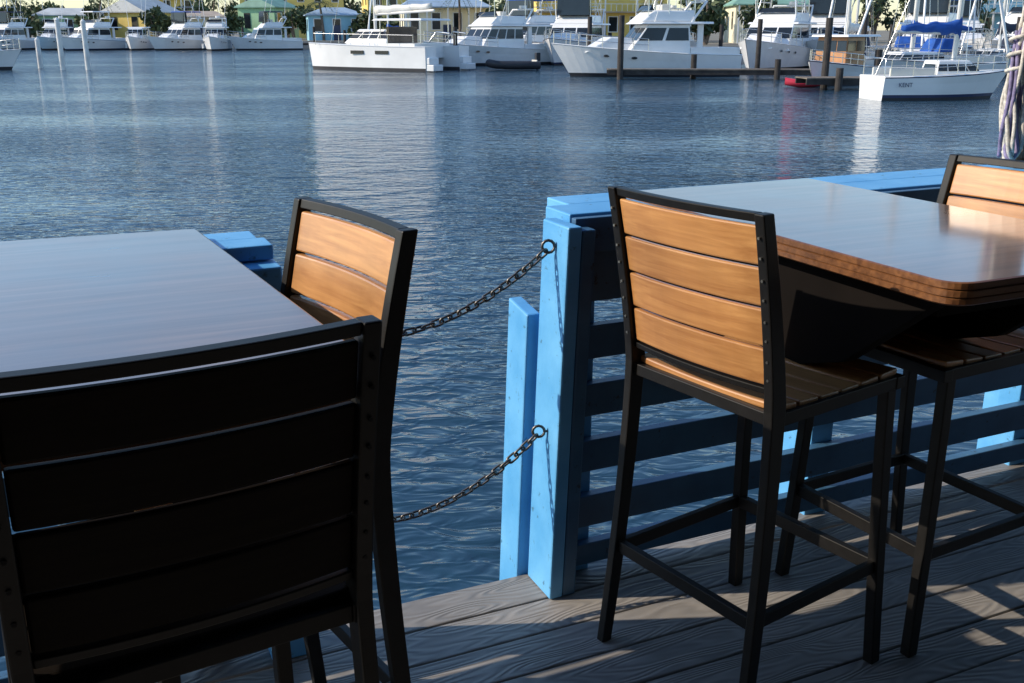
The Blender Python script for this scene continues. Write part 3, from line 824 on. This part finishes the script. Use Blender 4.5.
# ------------------------------------------------------------------ buildings
def house(name, x, y, rz, w, d, h, rh, wall, roof, storeys=1, porch=True, hip=.14):
    h *= 1.22; rh *= .72
    e = empty(name, (x, y, gz), rz)
    wm = mat('wall_paint', wall, .8, 0, .08, .8); rm = mat('roof_metal', roof, .6, 0, .15, .6)
    trim = M['white']
    box('walls', (-w/2, w/2, -d/2, d/2, 0, h), wm, e)
    o = .4
    V = [(-w/2-o, -d/2-o, h-.1), (w/2+o, -d/2-o, h-.1), (w/2+o, d/2+o, h-.1), (-w/2-o, d/2+o, h-.1), (-w/2+w*hip, 0, h+rh), (w/2-w*hip, 0, h+rh),
         (-w/2-o, -d/2-o, h-.25), (w/2+o, -d/2-o, h-.25), (w/2+o, d/2+o, h-.25), (-w/2-o, d/2+o, h-.25)]
    mesh('roof', V, [(0, 1, 5, 4), (1, 2, 5), (2, 3, 4, 5), (3, 0, 4), (6, 7, 1, 0), (7, 8, 2, 1), (8, 9, 3, 2), (9, 6, 0, 3), (9, 8, 7, 6)], rm, e)
    win = []; fr = []; sh = h/storeys
    nW = max(2, int(w/2.6))
    for s in range(storeys):
        for i in range(nW):
            cx = -w/2+w*(i+.5)/nW; z0 = s*sh+sh*.35; z1 = s*sh+sh*.8
            fr.append((cx-.62, cx+.62, -d/2-.05, -d/2+.02, z0-.1, z1+.1)); win.append((cx-.5, cx+.5, -d/2-.08, -d/2-.04, z0, z1))
        for i in (-.25, .25):
            win.append((-w/2-.06, -w/2-.02, d*i-.5, d*i+.5, s*sh+sh*.35, s*sh+sh*.8))
            win.append((w/2+.02, w/2+.06, d*i-.5, d*i+.5, s*sh+sh*.35, s*sh+sh*.8))
    boxes('window_frames', fr, trim, e); boxes('windows', win, M['glass'], e)
    box('door', (-.5, .5, -d/2-.11, -d/2-.03, 0, 2.1), M['navy'], e)
    if porch:
        for s in range(storeys):
            z = (s+1)*sh-.25
            box('porch_roof_%d' % s, (-w/2, w/2, -d/2-1.4, -d/2-.1, z, z+.14), rm, e)
        boxes('porch_posts', [(xx-.08, xx+.08, -d/2-1.35, -d/2-1.2, 0, h-.25) for xx in [-w/2+.2+i*(w-.4)/4 for i in range(5)]], trim, e)
        if storeys > 1:
            boxes('balcony_rail', [(-w/2, w/2, -d/2-1.38, -d/2-1.33, sh+.7, sh+.76)]+[(-w/2+i*w/24, -w/2+i*w/24+.05, -d/2-1.37, -d/2-1.34, sh-.1, sh+.7) for i in range(25)], trim, e)
    return e
Y_ = (.82, .60, .17); G_ = (.38, .60, .34); Wt = (.80, .74, .55); Bl = (.30, .55, .66)
RW = (.50, .51, .49); RG = (.20, .36, .27); RB = (.30, .40, .50); RT = (.42, .33, .24)
house('waterfront_house', -66, 158, radians(14), 9, 8, 3.0, 1.3, G_, RW, 1, False)
house('waterfront_house', -56.2, 160, radians(74), 9, 7, 3.4, 2.4, Y_, RW, 1, False, .01)
house('waterfront_house', -46.5, 156, radians(16), 7, 8, 2.8, 1.0, Wt, RT)
house('waterfront_house', -59, 182, radians(12), 10, 9, 5.6, 2.0, Y_, RW, 2, True, .3)
house('waterfront_house', -37.5, 162, radians(76), 8, 6, 4.0, 1.8, G_, RG, 1, False, .01)
house('marina_building', -40, 192, radians(12), 18, 10, 7.6, 1.4, Y_, RT, 2, False)
house('marina_building', -16, 172, radians(14), 16, 9, 6.4, 1.4, Y_, RG, 2, False)
house('waterfront_house', -26.0, 154, radians(14), 8, 7, 3.0, 1.3, Bl, RB, 1, False, .3)
house('waterfront_house', -9, 138, radians(10), 11, 8, 3.6, 1.6, Wt, RB)
house('marina_building', 10, 130, radians(10), 16, 9, 6.0, 1.6, Y_, RT, 2)
house('waterfront_house', 32, 125, radians(-4), 12, 9, 3.6, 1.8, Wt, RG)
house('marina_building', 58, 120, radians(-10), 18, 9, 5.6, 2.0, Bl, RW, 2)
house('waterfront_house', -82, 152, radians(14), 13, 8, 3.2, 1.8, Y_, RG)

# ------------------------------------------------------------------ vegetation
def tree_row(name, spots, leafsize, nper):
    V = []; F = []; TV = []; TF = []
    for (x, y, r, h) in spots:
        for q in range(4):
            a = random.uniform(0, 6.28); tx = x+r*.5*cos(a); ty = y+r*.3*sin(a); o = len(TV)
            for (cx, cy, cz, rr) in ((x, y, gz, .22), (x+(tx-x)*.4, y+(ty-y)*.4, gz+h*.35, .16), (tx, ty, gz+h*.75, .06)):
                for k in range(5):
                    b = 2*pi*k/5; TV.append((cx+rr*cos(b), cy+rr*sin(b), cz))
            for lv in (0, 5):
                for k in range(5): TF.append((o+lv+k, o+lv+(k+1) % 5, o+lv+5+(k+1) % 5, o+lv+5+k))
        cl = []
        for q in range(16):
            a = random.uniform(0, 6.28); rr = r*math.sqrt(random.random())*.85
            cl.append((x+rr*cos(a), y+rr*sin(a)*.6, gz+h*random.uniform(.3, .95)*(1-.25*(rr/r)), random.uniform(.22, .45)*r))
        for i in range(nper):
            c = random.choice(cl)
            d = Vector((random.gauss(0, 1), random.gauss(0, 1), random.gauss(0, .8))).normalized()*c[3]*random.uniform(.6, 1.08)
            p = Vector(c[:3])+d; s = leafsize*random.uniform(.5, 1.2)
            u = Vector((random.gauss(0, 1), random.gauss(0, 1), random.gauss(0, 1))).normalized(); v = u.orthogonal().normalized()
            o = len(V); V += [p-u*s, p+v*s*.5, p+u*s, p-v*s*.5]; F.append((o, o+1, o+2, o+3))
    e = empty(name); mesh('leaves', V, F, M['leaf'], e); mesh('trunks', TV, TF, M['trunk'], e)
sp = [(-105+i*4.3+random.uniform(-1, 1), 185+random.uniform(-6, 6), random.uniform(2.5, 4), random.uniform(4.5, 8)) for i in range(10)]
sp += [(-62+i*6.0+random.uniform(-1.5, 1.5), 210+random.uniform(-6, 6), random.uniform(3, 4.5), random.uniform(6, 10)) for i in range(12)]
sp += [(-76, 150, 3, 5), (-73, 152, 2.6, 5.2), (-69.5, 150, 2.2, 4.2), (-60.9, 153, 2.3, 5.2), (-51.5, 152, 2.0, 4.6), (-49.5, 165, 3, 6.5), (-41.8, 154, 2.2, 4.6), (-32.5, 156, 2.6, 5.6), (-30, 160, 2.6, 5), (-20.8, 150, 2.4, 4.8), (-16, 146, 2.2, 4.2), (-4, 150, 3, 7)]
sp += [(0+i*5.0+random.uniform(-1.5, 1.5), 145+random.uniform(-8, 8), random.uniform(2.8, 4.2), random.uniform(5.5, 9)) for i in range(20)]
sp += [(20, 108, 2.4, 4.5), (26, 110, 2.4, 5), (44, 108, 3, 6), (48, 112, 3, 6), (-1, 118, 2.5, 4.6)]
tree_row('distant_trees', sp, .50, 560)

def palm(x, y, h, seed):
    rr = random.Random(seed); e = empty('palm_tree', (x, y, gz))
    lx = rr.uniform(-.8, .8); pts = [(lx*(k/8)**2, 0, h*k/8) for k in range(9)]
    V = []; F = []
    for k, p in enumerate(pts):
        r = .2-.09*k/8
        for j in range(7): V.append((p[0]+r*cos(j*2*pi/7), r*sin(j*2*pi/7), p[2]))
    for k in range(8):
        for j in range(7): F.append((k*7+j, k*7+(j+1) % 7, k*7+7+(j+1) % 7, k*7+7+j))
    mesh('trunk', V, F, M['trunk'], e)
    V = []; F = []
    for i in range(17):
        a = rr.uniform(0, 6.28); el = rr.uniform(-.2, 1.1); Lf = rr.uniform(2.0, 2.8); d = Vector((cos(a), sin(a), 0)); sd = Vector((-sin(a), cos(a), 0))
        prev = None
        for k in range(11):
            t = k/10; c = Vector((lx, 0, h))+d*(Lf*t*cos(el*.6))+Vector((0, 0, Lf*(sin(el)*t-.85*t*t)))
            if k > 0:
                for s in (1, -1):
                    wl = .6*(1-abs(t-.45)*1.3)
                    tip = c+sd*s*wl+d*.22+Vector((0, 0, -.28*wl)); o = len(V)
                    V += [c-d*.07, c+d*.07, tip]; F.append((o, o+1, o+2))
                o = len(V); V += [prev+sd*.03, prev-sd*.03, c-sd*.03, c+sd*.03]; F.append((o, o+1, o+2, o+3))
            prev = c
    mesh('fronds', V, F, M['palmleaf'], e)
for i, (x, y, h) in enumerate(((-59, 150, 5.5), (-62.5, 170, 6.5), (-48, 168, 6.2), (-71, 152, 5.4), (-27, 150, 5.2), (-20, 160, 6.5), (-79, 160, 7), (22, 118, 6.0), (38, 112, 5.5), (17, 120, 6.4), (46, 116, 6.6), (-6.5, 131, 5.5), (2, 120, 5.4))):
    palm(x, y, h, i)

# ------------------------------------------------------------------ light, world, camera
az = Vector((-.996, -.06)).normalized(); el = radians(30)
sd = Vector((az.x*cos(el), az.y*cos(el), sin(el)))
sl = bpy.data.lights.new('sun', 'SUN'); sl.energy = 5.0; sl.angle = radians(.5); sl.color = (1, .87, .70)
so = bpy.data.objects.new('sun', sl); COL.objects.link(so); so.rotation_euler = sd.to_track_quat('Z', 'Y').to_euler()
so.location = (-8, -2, 9)
w = bpy.data.worlds.new('World'); scene.world = w; w.use_nodes = True
nt = w.node_tree; bg = nt.nodes['Background']; sky = nt.nodes.new('ShaderNodeTexSky')
sky.sky_type = 'NISHITA'; sky.sun_disc = False; sky.sun_elevation = el; sky.sun_rotation = math.atan2(az.x, az.y) % (2*pi)
sky.air_density = 1.3; sky.dust_density = .3; sky.ozone_density = 2.5
tint = nt.nodes.new('ShaderNodeMix'); tint.data_type = 'RGBA'; tint.blend_type = 'MULTIPLY'; tint.inputs['Factor'].default_value = 1
tint.inputs['B'].default_value = (1.08, 1.22, 1.42, 1)
nt.links.new(sky.outputs[0], tint.inputs['A']); nt.links.new(tint.outputs['Result'], bg.inputs[0]); bg.inputs[1].default_value = .15

cam = bpy.data.cameras.new('camera'); cam.lens = 35.16; cam.sensor_width = 36; cam.clip_start = .05; cam.clip_end = 9000
co = bpy.data.objects.new('camera', cam); COL.objects.link(co); co.location = (0, 0, 1.5); co.rotation_euler = (radians(72.7), 0, 0)
scene.camera = co
scene.view_settings.view_transform = 'Standard'; scene.view_settings.look = 'None'; scene.view_settings.exposure = 0
